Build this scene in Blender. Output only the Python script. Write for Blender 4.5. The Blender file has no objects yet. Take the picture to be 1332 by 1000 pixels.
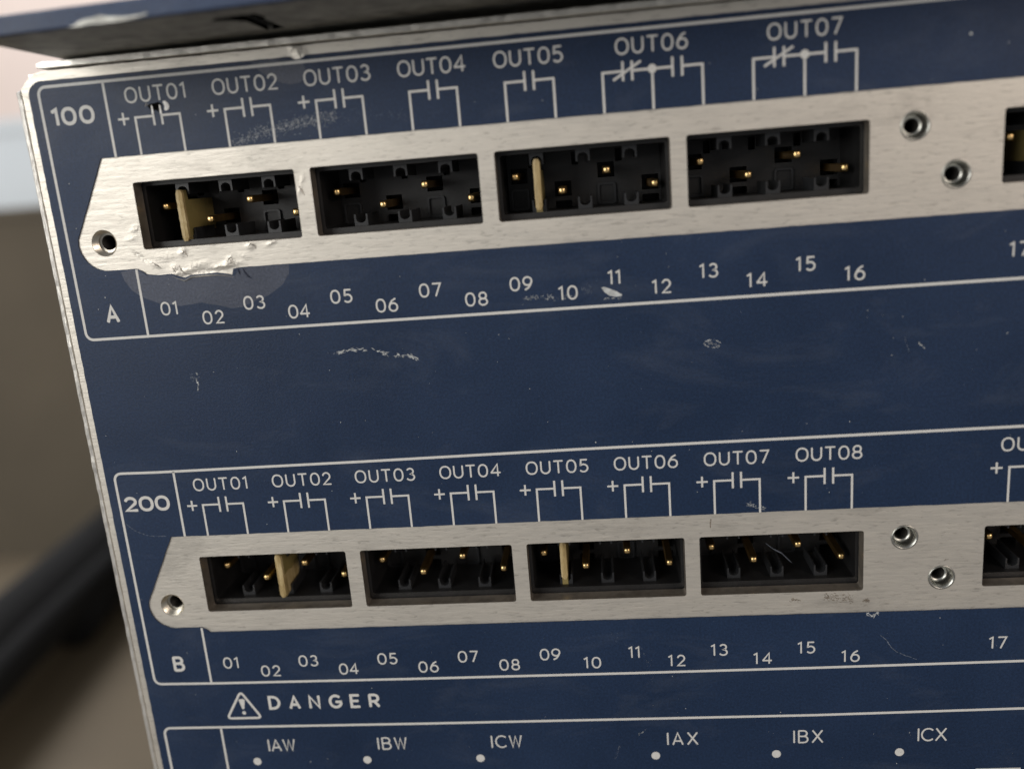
import bpy, math, random
from mathutils import Vector, Matrix, noise
from mathutils.geometry import delaunay_2d_cdt
random.seed(7)
S = 0.001            # everything is measured in mm on the panel: x right, y up, z out of the panel
LIFT = 212.0         # the bench top is 212 mm below the panel's origin and is world Z = 0

def W(x, y, z):
    return Vector((x * S, -z * S, (y + LIFT) * S))

scene = bpy.context.scene
col = scene.collection

# ------------------------------------------------------------------ camera
def rod(r):
    t = r.length; k = r / t
    K = Matrix(((0, -k.z, k.y), (k.z, 0, -k.x), (-k.y, k.x, 0)))
    return Matrix.Identity(3) + K * math.sin(t) + (K @ K) * (1 - math.cos(t))
Rc = rod(Vector((3.3766581494, -0.1190266099, -0.1613376696)))
tc = Vector((-40.164476, -24.990006, 95.007466))
Cc = -(Rc.transposed() @ tc)
def to_world_dir(v):
    return Vector((v.x, -v.z, v.y))
ax = to_world_dir(Rc.row[0]); ay = to_world_dir(-Rc.row[1]); az = to_world_dir(-Rc.row[2])
cam = bpy.data.cameras.new('camera')
camo = bpy.data.objects.new('camera', cam); col.objects.link(camo)
M = Matrix((ax, ay, az)).transposed().to_4x4()
M.translation = W(*Cc)
camo.matrix_world = M
cam.sensor_width = 36.0
cam.lens = 36.0 * 1140 / 1332
cam.clip_start = 0.005; cam.clip_end = 50
cam.dof.use_dof = True
foc = W(28, -42, 0)
cam.dof.focus_distance = abs((foc - W(*Cc)).dot(az))
cam.dof.aperture_fstop = 11.5
scene.camera = camo

# ------------------------------------------------------------------ room light
world = bpy.data.worlds.new('World'); scene.world = world; world.use_nodes = True
wn = world.node_tree.nodes['Background']
wn.inputs[0].default_value = (0.80, 0.82, 0.86, 1); wn.inputs[1].default_value = 0.25
def area(name, loc, target, size, sy, power, color):
    l = bpy.data.lights.new(name, 'AREA'); l.shape = 'RECTANGLE'; l.size = size; l.size_y = sy
    l.energy = power; l.color = color
    o = bpy.data.objects.new(name, l); col.objects.link(o); o.location = W(*loc)
    o.rotation_euler = (W(*target) - W(*loc)).to_track_quat('-Z', 'Y').to_euler()
    return o
area('window_light', (-720, 260, 820), (20, -30, 0), 0.7, 0.7, 9.2, (1.0, 0.975, 0.93))
area('ceiling_light', (900, 450, 950), (60, -30, 0), 0.5, 0.5, 6.0, (1.0, 0.85, 0.74))
area('room_light', (-1100, 1000, -500), (-500, -50, -1500), 1.0, 0.6, 26.0, (0.95, 0.95, 1.0))
scene.view_settings.view_transform = 'Standard'
scene.view_settings.look = 'None'
scene.view_settings.exposure = 0.0
scene.view_settings.gamma = 1.0
scene.cycles.max_bounces = 8

# ------------------------------------------------------------------ mesh helpers
ORG = {}
class MB:
    def __init__(s): s.v = []; s.f = []
    def add(s, vs, fs):
        b = len(s.v); s.v += [tuple(v) for v in vs]; s.f += [tuple(i + b for i in f) for f in fs]
    def box(s, x0, x1, y0, y1, z0, z1):
        vs = [(x, y, z) for z in (z0, z1) for y in (y0, y1) for x in (x0, x1)]
        s.add(vs, [(0, 2, 3, 1), (4, 5, 7, 6), (0, 1, 5, 4), (2, 6, 7, 3), (0, 4, 6, 2), (1, 3, 7, 5)])
    def prism(s, pts, z0, z1):                 # convex or simple polygon in x,y
        n = len(pts)
        s.add([(x, y, z0) for x, y in pts] + [(x, y, z1) for x, y in pts],
              [tuple(range(n - 1, -1, -1)), tuple(range(n, 2 * n))] + [(i, (i + 1) % n, n + (i + 1) % n, n + i) for i in range(n)])
    def prism_x(s, pts, x0, x1):               # polygon in y,z
        n = len(pts)
        s.add([(x0, y, z) for y, z in pts] + [(x1, y, z) for y, z in pts],
              [tuple(range(n)), tuple(range(2 * n - 1, n - 1, -1))] + [(i, n + i, n + (i + 1) % n, (i + 1) % n) for i in range(n)])
    def lathe(s, prof, cx, cy, n=32, jit=0):   # prof: (radius, z)
        vs = []
        for r, z in prof:
            for i in range(n):
                a = 2 * math.pi * i / n
                rr = r * (1 + jit * noise.noise(Vector((math.cos(a) * 2 + cx, math.sin(a) * 2 + cy, z))))
                vs.append((cx + rr * math.cos(a), cy + rr * math.sin(a), z))
        fs = []
        for k in range(len(prof) - 1):
            for i in range(n):
                j = (i + 1) % n
                fs.append((k * n + i, k * n + j, (k + 1) * n + j, (k + 1) * n + i))
        s.add(vs, fs)
    def build(s, name, mat, parent=None, org=None, smooth=False, **props):
        if org is None:
            org = ORG[parent.name] if parent else (0, 0, 0)
        me = bpy.data.meshes.new(name)
        o3 = Vector(org)
        me.from_pydata([((x - org[0]) * S, -(z - org[2]) * S, (y - org[1]) * S) for x, y, z in s.v], [], s.f)
        me.validate(); me.update()
        import bmesh
        bm = bmesh.new(); bm.from_mesh(me); bmesh.ops.recalc_face_normals(bm, faces=bm.faces); bm.to_mesh(me); bm.free()
        if smooth:
            for p in me.polygons: p.use_smooth = True
        if mat: me.materials.append(mat)
        ob = bpy.data.objects.new(name, me); col.objects.link(ob)
        place(ob, org, parent)
        for k, v in props.items(): ob[k] = v
        return ob
def place(ob, org, parent):
    if parent:
        ob.parent = parent; po = ORG[parent.name]
        ob.location = Vector(((org[0] - po[0]) * S, -(org[2] - po[2]) * S, (org[1] - po[1]) * S))
    else:
        ob.location = W(*org)
    ORG[ob.name] = org
def empty(name, org, parent=None, **props):
    o = bpy.data.objects.new(name, None); o.empty_display_size = 0.01; col.objects.link(o)
    place(o, org, parent)
    for k, v in props.items(): o[k] = v
    return o
def inside(p, poly):
    x, y = p; c = False; j = len(poly) - 1
    for i in range(len(poly)):
        xi, yi = poly[i]; xj, yj = poly[j]
        if (yi > y) != (yj > y) and x < (xj - xi) * (y - yi) / (yj - yi) + xi: c = not c
        j = i
    return c
def sheet(mb, outline, holes, z0, z1, extra=(), disp=None):
    """flat sheet with real holes: front face at z1, back at z0, walls on every edge"""
    loops = [outline] + list(holes)
    pts = []; edges = []
    for L in loops:
        b = len(pts); n = len(L)
        pts += [Vector(p) for p in L]; edges += [(b + i, b + (i + 1) % n) for i in range(n)]
    pts += [Vector(p) for p in extra]
    vo, eo, fo, ov, oe, of = delaunay_2d_cdt(pts, edges, [], 0, 1e-5)
    keep = []
    for f in fo:
        c = sum((vo[i] for i in f), Vector((0, 0))) / len(f)
        if inside(c, outline) and not any(inside(c, h) for h in holes): keep.append(tuple(f))
    d = disp or (lambda x, y: 0.0)
    n = len(vo)
    vs = [(p.x, p.y, z1 + d(p.x, p.y)) for p in vo] + [(p.x, p.y, z0) for p in vo]
    fs = list(keep) + [tuple(n + i for i in reversed(f)) for f in keep]
    cnt = {}
    for f in keep:
        for a, b in zip(f, f[1:] + f[:1]):
            k = (min(a, b), max(a, b)); cnt[k] = cnt.get(k, 0) + 1
    for (a, b), c in cnt.items():
        if c == 1: fs.append((a, b, n + b, n + a))
    mb.add(vs, fs)
def rrect(x0, x1, y0, y1, r, n=6):
    out = []
    for cx, cy, a0 in ((x1 - r, y1 - r, 0), (x0 + r, y1 - r, 90), (x0 + r, y0 + r, 180), (x1 - r, y0 + r, 270)):
        for i in range(n + 1):
            a = math.radians(a0 + 90 * i / n); out.append((cx + r * math.cos(a), cy + r * math.sin(a)))
    return out
def circle(cx, cy, r, n=40):
    return [(cx + r * math.cos(2 * math.pi * i / n), cy + r * math.sin(2 * math.pi * i / n)) for i in range(n)]
def densify(L, step, jit, seed=0, closed=True, cond=None):
    out = []; n = len(L); jit = jit * .75
    for i in range(n if closed else n - 1):
        a = Vector(L[i]); b = Vector(L[(i + 1) % n]); d = (b - a).length; k = max(1, int(d / step))
        nrm = Vector((-(b - a).y, (b - a).x)).normalized() if d > 1e-9 else Vector((0, 0))
        for j in range(k):
            p = a.lerp(b, j / k)
            if jit and (cond is None or cond(p)):
                w = noise.noise(Vector((p.x * .9, p.y * .9, seed))) + .6 * noise.noise(Vector((p.x * 3.1, p.y * 3.1, seed + 5)))
                p = p + nrm * (jit * w)
            out.append((p.x, p.y))
    return out

# ------------------------------------------------------------------ materials
def newmat(name):
    m = bpy.data.materials.new(name); m.use_nodes = True
    nt = m.node_tree; return m, nt, nt.nodes['Principled BSDF']
def link(nt, a, b): nt.links.new(a, b)
def coords(nt, scale, rot=(0, 0, 0)):
    g = nt.nodes.new('ShaderNodeNewGeometry'); mp = nt.nodes.new('ShaderNodeMapping')
    mp.inputs['Scale'].default_value = scale; mp.inputs['Rotation'].default_value = rot
    link(nt, g.outputs['Position'], mp.inputs['Vector']); return mp.outputs[0]
def nz(nt, vec, sc, detail=4, rough=.6, dist=0):
    n = nt.nodes.new('ShaderNodeTexNoise'); n.inputs['Scale'].default_value = sc
    n.inputs['Detail'].default_value = detail; n.inputs['Roughness'].default_value = rough; n.inputs['Distortion'].default_value = dist
    link(nt, vec, n.inputs['Vector']); return n.outputs['Fac']
def ramp(nt, fac, stops):
    r = nt.nodes.new('ShaderNodeValToRGB'); cr = r.color_ramp
    while len(cr.elements) < len(stops): cr.elements.new(.5)
    for e, (p, c) in zip(cr.elements, stops):
        e.position = p; e.color = (c[0], c[1], c[2], 1) if isinstance(c, tuple) else (c, c, c, 1)
    link(nt, fac, r.inputs[0]); return r.outputs[0]
def bump(nt, h, strength, dist, prev=None):
    b = nt.nodes.new('ShaderNodeBump'); b.inputs['Strength'].default_value = strength; b.inputs['Distance'].default_value = dist
    link(nt, h, b.inputs['Height'])
    if prev: link(nt, prev, b.inputs['Normal'])
    return b.outputs[0]
def mix(nt, f, a, b, mode='MIX'):
    m = nt.nodes.new('ShaderNodeMix'); m.data_type = 'RGBA'; m.blend_type = mode
    for s, v in ((m.inputs[0], f), (m.inputs[6], a), (m.inputs[7], b)):
        if hasattr(v, 'is_linked'): link(nt, v, s)
        elif isinstance(v, tuple): s.default_value = (*v, 1)
        else: s.default_value = v
    return m.outputs[2]

def aluminium(name, base, horizontal=True, rough=.46, grain=1.0):
    m, nt, p = newmat(name)
    st = (110, 400, 1500) if horizontal else (1500, 400, 110)
    v = coords(nt, st)
    a = nz(nt, v, 2.2, 5, .65)                      # fine brushing
    v2 = coords(nt, (520, 900, 2600) if horizontal else (2600, 900, 520))
    b = nz(nt, v2, 1.4, 3, .6, .4)                  # short dashes
    v3 = coords(nt, (1, 1, 1))
    c = nz(nt, coords(nt, (1, 1, 2.2) if horizontal else (2.2, 1, 1)), 90, 6, .68, .6)   # handling marks
    dark = tuple(x * .78 for x in base); lite = tuple(min(1, x * 1.12) for x in base)
    c1 = ramp(nt, b, [(.31, tuple(x * .74 for x in base)), (.42, base), (.62, base), (.78, lite)])
    c2 = ramp(nt, c, [(.28, .76), (.45, .95), (.7, 1.0)])
    link(nt, mix(nt, 1.0, c1, c2, 'MULTIPLY'), p.inputs['Base Color'])
    p.inputs['Metallic'].default_value = .72
    rr = ramp(nt, a, [(.2, rough - .1), (.8, rough + .12)])
    link(nt, rr, p.inputs['Roughness'])
    n1 = bump(nt, a, .22 * grain, .00006); n2 = bump(nt, b, .38 * grain, .00006, n1)
    link(nt, n2, p.inputs['Normal'])
    return m
M_ALU = aluminium('brushed_aluminium', (.65, .615, .55))
M_EDGE = aluminium('worn_sheet_edge', (.74, .72, .67), False, .38, 1.4)
M_EDGE_H = aluminium('worn_cover_edge', (.70, .68, .63), True, .40, 1.4)
def bare(name, basec):
    m, nt, p = newmat(name)
    v = coords(nt, (1, 1, 1))
    n = nz(nt, v, 900, 3, .5, .3); n2 = nz(nt, v, 350, 4, .6)
    c1 = ramp(nt, n, [(.25, tuple(x * .7 for x in basec)), (.5, basec), (.75, tuple(x * 1.12 for x in basec))])
    link(nt, mix(nt, .6, c1, ramp(nt, n2, [(.35, .7), (.6, 1.0)]), 'MULTIPLY'), p.inputs['Base Color'])
    p.inputs['Metallic'].default_value = .75; p.inputs['Roughness'].default_value = .33
    link(nt, bump(nt, n, .3, .00008), p.inputs['Normal'])
    return m
M_BARE = bare('bare_aluminium_chip', (.66, .65, .62))
M_CHIP = bare('chipped_paint_metal', (.22, .22, .205))
M_CUT = bare('cut_panel_edge', (.42, .37, .31))

def overlay_mat(name, base, rough=.42, spec=.32):
    m, nt, p = newmat(name)
    v = coords(nt, (1, 1, 1))
    grain = nz(nt, v, 3600, 3, .7)                  # orange peel
    sm = nz(nt, v, 34, 5, .62, .5)                  # handling smudges
    wipe = nz(nt, coords(nt, (1, 1, 2.5), (0, .5, 0)), 60, 6, .7, .8)
    fine = nz(nt, v, 700, 4, .65)
    c = ramp(nt, sm, [(.3, tuple(x * .84 for x in base)), (.7, tuple(x * 1.16 + .001 for x in base))])
    sp = ramp(nt, grain, [(.3, .66), (.5, 1.0), (.72, 1.42)])
    c = mix(nt, .8, c, sp, 'MULTIPLY')
    hz_ = nt.nodes.new('ShaderNodeMath'); hz_.operation = 'MULTIPLY'; hz_.inputs[1].default_value = .10
    link(nt, ramp(nt, wipe, [(.52, 0.0), (.78, 1.0)]), hz_.inputs[0])
    c = mix(nt, hz_.outputs[0], c, (.20, .22, .26))  # dried wipe marks and dust film
    link(nt, c, p.inputs['Base Color'])
    link(nt, ramp(nt, sm, [(.3, rough - .04), (.7, rough + .12)]), p.inputs['Roughness'])
    link(nt, bump(nt, fine, .12, .00004, bump(nt, grain, .55, .00004)), p.inputs['Normal'])
    p.inputs['Specular IOR Level'].default_value = spec
    return m
M_BLUE = overlay_mat('dark_blue_overlay', (.0088, .0228, .0585))
M_RES = overlay_mat('blue_overlay_stress_mark', (.052, .063, .094), .34)
M_PLATEBLUE = overlay_mat('blue_painted_metal', (.024, .045, .100), .45)

def plain(name, base, rough=.5, metal=0, bscale=None, bstr=.2, bdist=.00005, var=.12, vscale=300):
    m, nt, p = newmat(name)
    v = coords(nt, (1, 1, 1)); n = nz(nt, v, vscale, 5, .6)
    c = ramp(nt, n, [(.3, tuple(x * (1 - var) for x in base)), (.7, tuple(min(1, x * (1 + var)) for x in base))])
    link(nt, c, p.inputs['Base Color'])
    p.inputs['Roughness'].default_value = rough; p.inputs['Metallic'].default_value = metal
    if bscale: link(nt, bump(nt, nz(nt, v, bscale, 4, .6), bstr, bdist), p.inputs['Normal'])
    return m
M_INK = plain('off_white_ink', (.56, .56, .54), .55, 0, 3000, .2, .00002, .07, 2500)
M_BLACK = plain('black_moulded_plastic', (.0095, .0095, .010), .46, 0, 2500, .35, .00004, .35, 500)
M_RIB = plain('black_plastic_rib', (.018, .019, .021), .38, 0, 2500, .2, .00003, .2, 500)
M_VOID = plain('cavity_shade', (.003, .003, .003), 1.0); M_VOID.node_tree.nodes['Principled BSDF'].inputs['Specular IOR Level'].default_value = 0.05  # black colour stands in for the shade inside cavities
M_GOLD = plain('gold_plated_contact', (.55, .34, .12), .34, 1.0, 1800, .3, .00003, .2, 900)
M_TIP = plain('polished_gold_tip', (.85, .60, .27), .30, 1.0, 1800, .3, .00003, .1, 900)
M_BORE = plain('shaded_bore_metal', (.035, .033, .030), .5, .6)  # dark colour stands in for the shade down the bore
M_THREAD = plain('tapped_thread', (.62, .58, .49), .33, .95, 1500, .4, .00005, .2, 900)
M_STEEL = plain('zinc_plated_steel', (.42, .42, .39), .34, 1.0, 1500, .5, .00005, .2, 900)
M_UNDER = plain('dark_anodised_underside', (.27, .26, .225), .50, .25, 900, .6, .00008, .45, 420)
M_BENCH = plain('brown_bench_laminate', (.155, .122, .078), .55, 0, 60, .1, .0003, .15, 9)
M_BOARD = plain('brown_board', (.10, .082, .056), .7, 0, 40, .2, .001, .2, 6)
M_WALL = plain('pinkish_plaster', (.80, .67, .58), .8, 0, 40, .2, .001, .06, 3)
M_PALE = plain('pale_blue_plastic', (.68, .74, .77), .5, 0, 40, .1, .001, .04, 3)
M_RUB = plain('black_rubber', (.003, .003, .003), .95, 0, 300, .2, .0003, .3, 60)
M_SCUFF = plain('scuffed_paint', (.42, .44, .44), .6, 0, 3000, .5, .00004, .35, 1500)
M_WHITE = plain('white_film_glint', (.80, .80, .78), .3, 0, 2500, .4, .00003, .1, 1500)  # white colour carries the glints on the torn film
M_FAINT = plain('faint_scuff', (.13, .155, .20), .6, 0, 3000, .5, .00004, .35, 1500)
M_DIRT = plain('dirt_stain', (.16, .13, .10), .8, 0, 3000, .4, .00004, .35, 1500)

def blade_mat():
    m, nt, p = newmat('fibreglass_key')
    n = nz(nt, coords(nt, (1400, 900, 140)), 2.0, 4, .7)
    link(nt, ramp(nt, n, [(.25, (.16, .115, .045)), (.5, (.36, .27, .12)), (.8, (.60, .50, .29))]), p.inputs['Base Color'])
    p.inputs['Roughness'].default_value = .5
    link(nt, bump(nt, n, .8, .0001), p.inputs['Normal'])
    return m
M_KEY = blade_mat()
M_KEYSIDE = plain('fibreglass_key_face', (.22, .175, .065), .45, 0, 900, .3, .00005, .15, 300)

# ------------------------------------------------------------------ stroke lettering
def arc(cx, cy, rx, ry, a0, a1, n=14):
    return [(cx + rx * math.cos(math.radians(a0 + (a1 - a0) * i / n)), cy + ry * math.sin(math.radians(a0 + (a1 - a0) * i / n))) for i in range(n + 1)]
def oval(cx, cy, rx, ry, n=32, e=2.25):
    out = []
    for i in range(n):
        a = 2 * math.pi * i / n; c, s_ = math.cos(a), math.sin(a)
        out.append((cx + rx * math.copysign(abs(c) ** (2 / e), c), cy + ry * math.copysign(abs(s_) ** (2 / e), s_)))
    return out + [out[0]]
G = {
 'O': (.84, [oval(.42, .5, .42, .5)]),
 '0': (.70, [oval(.35, .5, .35, .5)]),
 'U': (.70, [[(0, 1), (0, .36)] + arc(.35, .36, .35, .36, 180, 360)[1:] + [(.70, 1)]]),
 'T': (.70, [[(0, 1), (.70, 1)], [(.35, 1), (.35, 0)]]),
 '1': (.24, [[(0, .86), (.24, 1), (.24, 0)]]),
 '2': (.60, [arc(.29, .70, .29, .30, 165, -35, 14) + [(.0, 0), (.62, 0)]]),
 '3': (.62, [arc(.29, .765, .26, .235, 150, -90, 14) + arc(.29, .265, .32, .265, 90, -150, 14)[1:]]),
 '4': (.74, [[(.54, 0), (.54, 1), (0, .28)], [(0, .28), (.74, .28)]]),
 '5': (.62, [[(.56, 1), (.10, 1), (.06, .56)] + arc(.28, .31, .33, .31, 125, -140, 16)]),
 '6': (.66, [oval(.33, .32, .33, .32, 28, 2.1), [(.03, .40), (.10, .62), (.28, .86), (.54, 1.0)]]),
 '7': (.62, [[(0, 1), (.62, 1), (.20, 0)]]),
 '8': (.64, [oval(.32, .75, .27, .25, 24, 2.1), oval(.32, .26, .32, .26, 24, 2.1)]),
 '9': (.66, [oval(.33, .68, .33, .32, 28, 2.1), [(.63, .60), (.56, .38), (.38, .14), (.12, 0)]]),
 'A': (.72, [[(0, 0), (.36, 1), (.72, 0)], [(.12, .30), (.60, .30)]]),
 'B': (.66, [[(0, 0), (0, 1)], [(0, 1), (.34, 1)] + arc(.34, .765, .25, .235, 90, -90, 10)[1:] + [(0, .53)], [(0, .53), (.36, .53)] + arc(.36, .265, .29, .265, 90, -90, 10)[1:] + [(0, 0)]]),
 'C': (.76, [arc(.46, .5, .46, .5, 48, 312, 24)]),
 'D': (.76, [[(0, 0), (0, 1), (.26, 1)] + arc(.26, .5, .50, .5, 90, -90, 16)[1:] + [(0, 0)]]),
 'N': (.72, [[(0, 0), (0, 1), (.72, 0), (.72, 1)]]),
 'G': (.80, [arc(.45, .5, .45, .5, 48, 335, 24) + [(.84, .46), (.48, .46)]]),
 'E': (.60, [[(.62, 1), (0, 1), (0, 0), (.62, 0)], [(0, .51), (.54, .51)]]),
 'R': (.68, [[(0, 0), (0, 1)], [(0, 1), (.36, 1)] + arc(.36, .72, .28, .28, 90, -90, 10)[1:] + [(0, .44)], [(.34, .44), (.66, 0)]]),
 'I': (.0, [[(0, 1), (0, 0)]]),
 'W': (.90, [[(0, 1), (.22, 0), (.45, .95), (.68, 0), (.90, 1)]]),
 'X': (.72, [[(0, 0), (.70, 1)], [(.02, 1), (.72, 0)]]),
}
def ribbon(mb, pts, w, z, cap=True):
    closed = len(pts) > 2 and abs(pts[0][0] - pts[-1][0]) < 1e-6 and abs(pts[0][1] - pts[-1][1]) < 1e-6
    P = [Vector(p) for p in (pts[:-1] if closed else pts)]
    n = len(P); L = []; R = []
    for i in range(n):
        a = P[i - 1] if (i or closed) else None
        b = P[(i + 1) % n] if (i < n - 1 or closed) else None
        d1 = (P[i] - a).normalized() if a is not None else None
        d2 = (b - P[i]).normalized() if b is not None else None
        if d1 is None: d1 = d2
        if d2 is None: d2 = d1
        n1 = Vector((-d1.y, d1.x)); n2 = Vector((-d2.y, d2.x)); m_ = n1 + n2
        if m_.length < 1e-4: m_ = n1
        m_.normalize(); k = min(1.7, 1 / max(.2, m_.dot(n1)))
        L.append(P[i] + m_ * w / 2 * k); R.append(P[i] - m_ * w / 2 * k)
    dz = (lambda p: z + (odisp(p.x, p.y) if 15 < p.x < 22 and p.y > 7 else 0))
    vs = [(p.x, p.y, dz(p)) for p in L] + [(p.x, p.y, dz(p)) for p in R]
    fs = [(i, (i + 1) % n, n + (i + 1) % n, n + i) for i in range(n if closed else n - 1)]
    if cap and not closed:
        for idx, q in ((0, P[1] if n > 1 else P[0]), (n - 1, P[n - 2])):
            d = (P[idx] - q).normalized(); nn = Vector((-d.y, d.x)); b = len(vs); cp = []
            for j in range(1, 4):
                a = math.pi * j / 4
                c = P[idx] + (nn * math.cos(a) + d * math.sin(a) * .55) * (w / 2); cp.append(c)
            vs += [(c.x, c.y, z) for c in cp]
            l = idx; r = n + idx
            e1 = L[idx] if (L[idx] - P[idx]).dot(nn) > 0 else R[idx]
            first, last = (l, r) if e1 is L[idx] else (r, l)
            fs.append((first, b, b + 1, b + 2, last))
    mb.add(vs, fs)
ZI = 0.010
def text(s, x, y0, y1, stroke, width=None, align='c', gap=.24, name='printed_text', mat=None, parent=None, xs=1.0):
    """strokes; width and heights are outside measures in mm"""
    h = (y1 - y0) - stroke
    w0 = sum(G[c][0] for c in s) * h * xs
    if width is not None and len(s) > 1:
        g = (width - stroke - w0) / (len(s) - 1)
    else:
        g = gap * h + stroke * .9
    tot = w0 + g * (len(s) - 1)
    cx = x - tot / 2 if align == 'c' else x + stroke / 2
    mb = MB(); k = 0
    for c in s:
        w, strokes = G[c]
        for st in strokes:
            ribbon(mb, [(cx + px * h * xs, y0 + stroke / 2 + py * h) for px, py in st], stroke, ZI + .002 * (k % 4)); k += 1
        cx += w * h * xs + g
    return mb.build(name, mat or M_INK, parent or overlay, org=(x, y0, 0))
def disc(mb, cx, cy, r, z, n=28):
    mb.add([(cx + r * math.cos(2 * math.pi * i / n), cy + r * math.sin(2 * math.pi * i / n), z) for i in range(n)], [tuple(range(n))])

# ------------------------------------------------------------------ the relay chassis
ROW = (0.0, -44.42)
XR = 215.0            # the panel goes on to the right, outside the picture
relay = empty('relay_chassis', (0, -212, 0), label='wide aluminium relay chassis with dark blue printed rear panel and two rows of connectors', category='relay')
PY0, PY1 = -208.0, 9.35
WIN = [-1.72, 18.28, 38.25, 58.17, 89.36, 109.4, 129.4, 149.4]
WW = 18.25
INS = [(-6.2, -9.2), (80.82, -3.9), (84.95, -8.95), (172.0, -9.0)]
# overlay cut-out that leaves the connector strip bare
def strip_cut(dy):
    L = [(-4.72, -.12)]
    c = (-6.2, -9.25); r = 3.0
    a0, a1 = 168, 268
    L += [(c[0] + r * math.cos(math.radians(a)), c[1] + r * math.sin(math.radians(a))) for a in [a0 + (a1 - a0) * i / 14 for i in range(15)]]
    L += [(-2.95, -12.27), (-2.35, -12.55), (-1.9, -12.95)]
    if dy == 0:
        L += [(-.59, -13.14), (1.0, -13.12), (1.8, -13.45), (2.47, -13.62), (3.3, -13.38), (4.49, -13.36), (6.3, -13.34), (7.3, -13.5), (8.0, -13.72), (8.25, -13.05), (9.1, -12.95)]
    L += [(XR - 20, -12.95), (XR - 20, -.12)]
    L = [(x, y + dy) for x, y in L]
    return densify(L, .9, .05, 3 + dy)
# left border and outline of the aluminium panel
pan = [(-12.3, PY0), (XR, PY0), (XR, PY1), (-9.3, PY1), (-10.4, PY1 - .12), (-11.5, PY1 - .75), (-12.3, PY1 - 1.6)]
pan = densify(pan, .7, .07, 11, cond=lambda p: p.x < 110 and p.y > -90 and (p.x < -9 or p.y > 5))
bumps = []                                    # (x, y, along x, along y, angle, height) of dents and gouges
for x, y, sx, sy, a, h in ((-2.4, -7.9, .55, .35, 30, .22), (-2.9, -8.9, .7, .3, 10, .16), (2.7, -10.75, .5, .35, 50, .32), (1.55, -12.6, .5, .4, -30, .32), (2.5, -13.0, 1.1, .28, 10, .35),
        (7.2, -12.7, 1.5, .3, 8, .42), (7.9, -12.2, .5, .35, 45, .4), (10.5, -10.65, .45, .4, 60, .34), (12.9, -10.55, .6, .22, 20, .22), (-2.3, -11.0, .9, .22, -40, -.22), (-.8, -12.0, .8, .2, -35, .18),
        (.6, -11.2, 1.2, .35, 0, .12), (5.2, -13.1, 2.0, .3, 2, -.3), (4.3, -12.3, 1.5, .3, 5, .15), (9.8, -11.7, .9, .25, -15, .14), (16.9, -5.2, .22, .5, -25, .14), (17.4, -4.0, .2, .4, -25, .12),
        (18.75, 8.9, .4, .55, 0, .45), (17.6, 8.35, .7, .3, 10, -.2), (19.3, 8.2, .3, .6, -20, .25), (18.2, 9.2, .4, .3, 0, .3)):
    bumps.append((x, y, sx, sy, math.radians(a), h * .5))
def dent(x, y):
    d = 0
    for bx, by, sx, sy, a, h in bumps:
        dx, dy = x - bx, y - by
        if abs(dx) > 5 or abs(dy) > 5: continue
        u = dx * math.cos(a) + dy * math.sin(a); v = -dx * math.sin(a) + dy * math.cos(a)
        q = (u / sx) ** 2 + (v / sy) ** 2
        if q < 9: d += h * .55 * math.exp(-q) * (1 + .6 * noise.noise(Vector((x * 3.4, y * 5.0, 1))) + .12 * noise.noise(Vector((x * 8, y * 9, 4))))
    return d
grid = []
for x0, x1, y0, y1 in ((-4.5, 15.5, -14.2, -10.35), (-4.3, -1.9, -10.3, -6.5), (16.65, 18.2, -6.5, -3), (15.5, 21.5, 6.6, 9.2)):
    nx, ny = int((x1 - x0) / .17), int((y1 - y0) / .17)
    for i in range(nx + 1):
        for j in range(ny + 1):
            grid.append((x0 + (x1 - x0) * i / nx + random.uniform(-.03, .03), y0 + (y1 - y0) * j / ny + random.uniform(-.03, .03)))
holes = []
for dy in ROW:
    for wx in WIN: holes.append(rrect(wx, wx + WW, -10.25 + dy, -2.93 + dy, .28, 3))
    for i, (cx, cy) in enumerate(INS): holes.append(circle(cx, cy + dy, 1.48))
pg = [p for p in grid if not any(inside(p, h) for h in holes)]
mb = MB(); sheet(mb, pan, holes, -2.0, -.16, pg, dent)
panel = mb.build('front_panel', M_ALU, relay)
# slightly darker sawn faces inside each window
for dy in ROW:
    for wx in WIN:
        mb = MB(); L = rrect(wx + .015, wx + WW - .015, -10.235 + dy, -2.945 + dy, .28, 3); n = len(L)
        mb.add([(x, y, -.26) for x, y in L] + [(x, y, -2.02) for x, y in L], [(i, (i + 1) % n, n + (i + 1) % n, n + i) for i in range(n)])
        mb.build('window_edge', M_CUT, panel, org=(wx, dy - 10, 0))
# blue overlay
ov = [(-11.62, -207.5), (XR - 1, -207.5), (XR - 1, 8.35)]
ov += [(-9.9, 8.35)] + [(-9.9 + 1.6 * math.cos(math.radians(a)), 6.75 + 1.6 * math.sin(math.radians(a))) for a in range(100, 180, 10)] + [(-11.5, 6.75)]
ov = densify(ov, .6, .055, 21, cond=lambda p: p.x < 110 and p.y > -90)
# the overlay is torn back round the dent in the top edge
ov = [(x, y - .55 * math.exp(-((x - 18.6) / .45) ** 2)) if (y > 8 and 16 < x < 21) else (x, y) for x, y in ov]
cuts = [strip_cut(d) for d in ROW]
og = [p for p in grid if inside(p, ov) and not inside(p, cuts[0])]
def odisp(x, y): return dent(x, y) * .85
mb = MB(); sheet(mb, ov, cuts, -.14, 0.0, og, odisp)
overlay = mb.build('blue_overlay', M_BLUE, relay)

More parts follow.
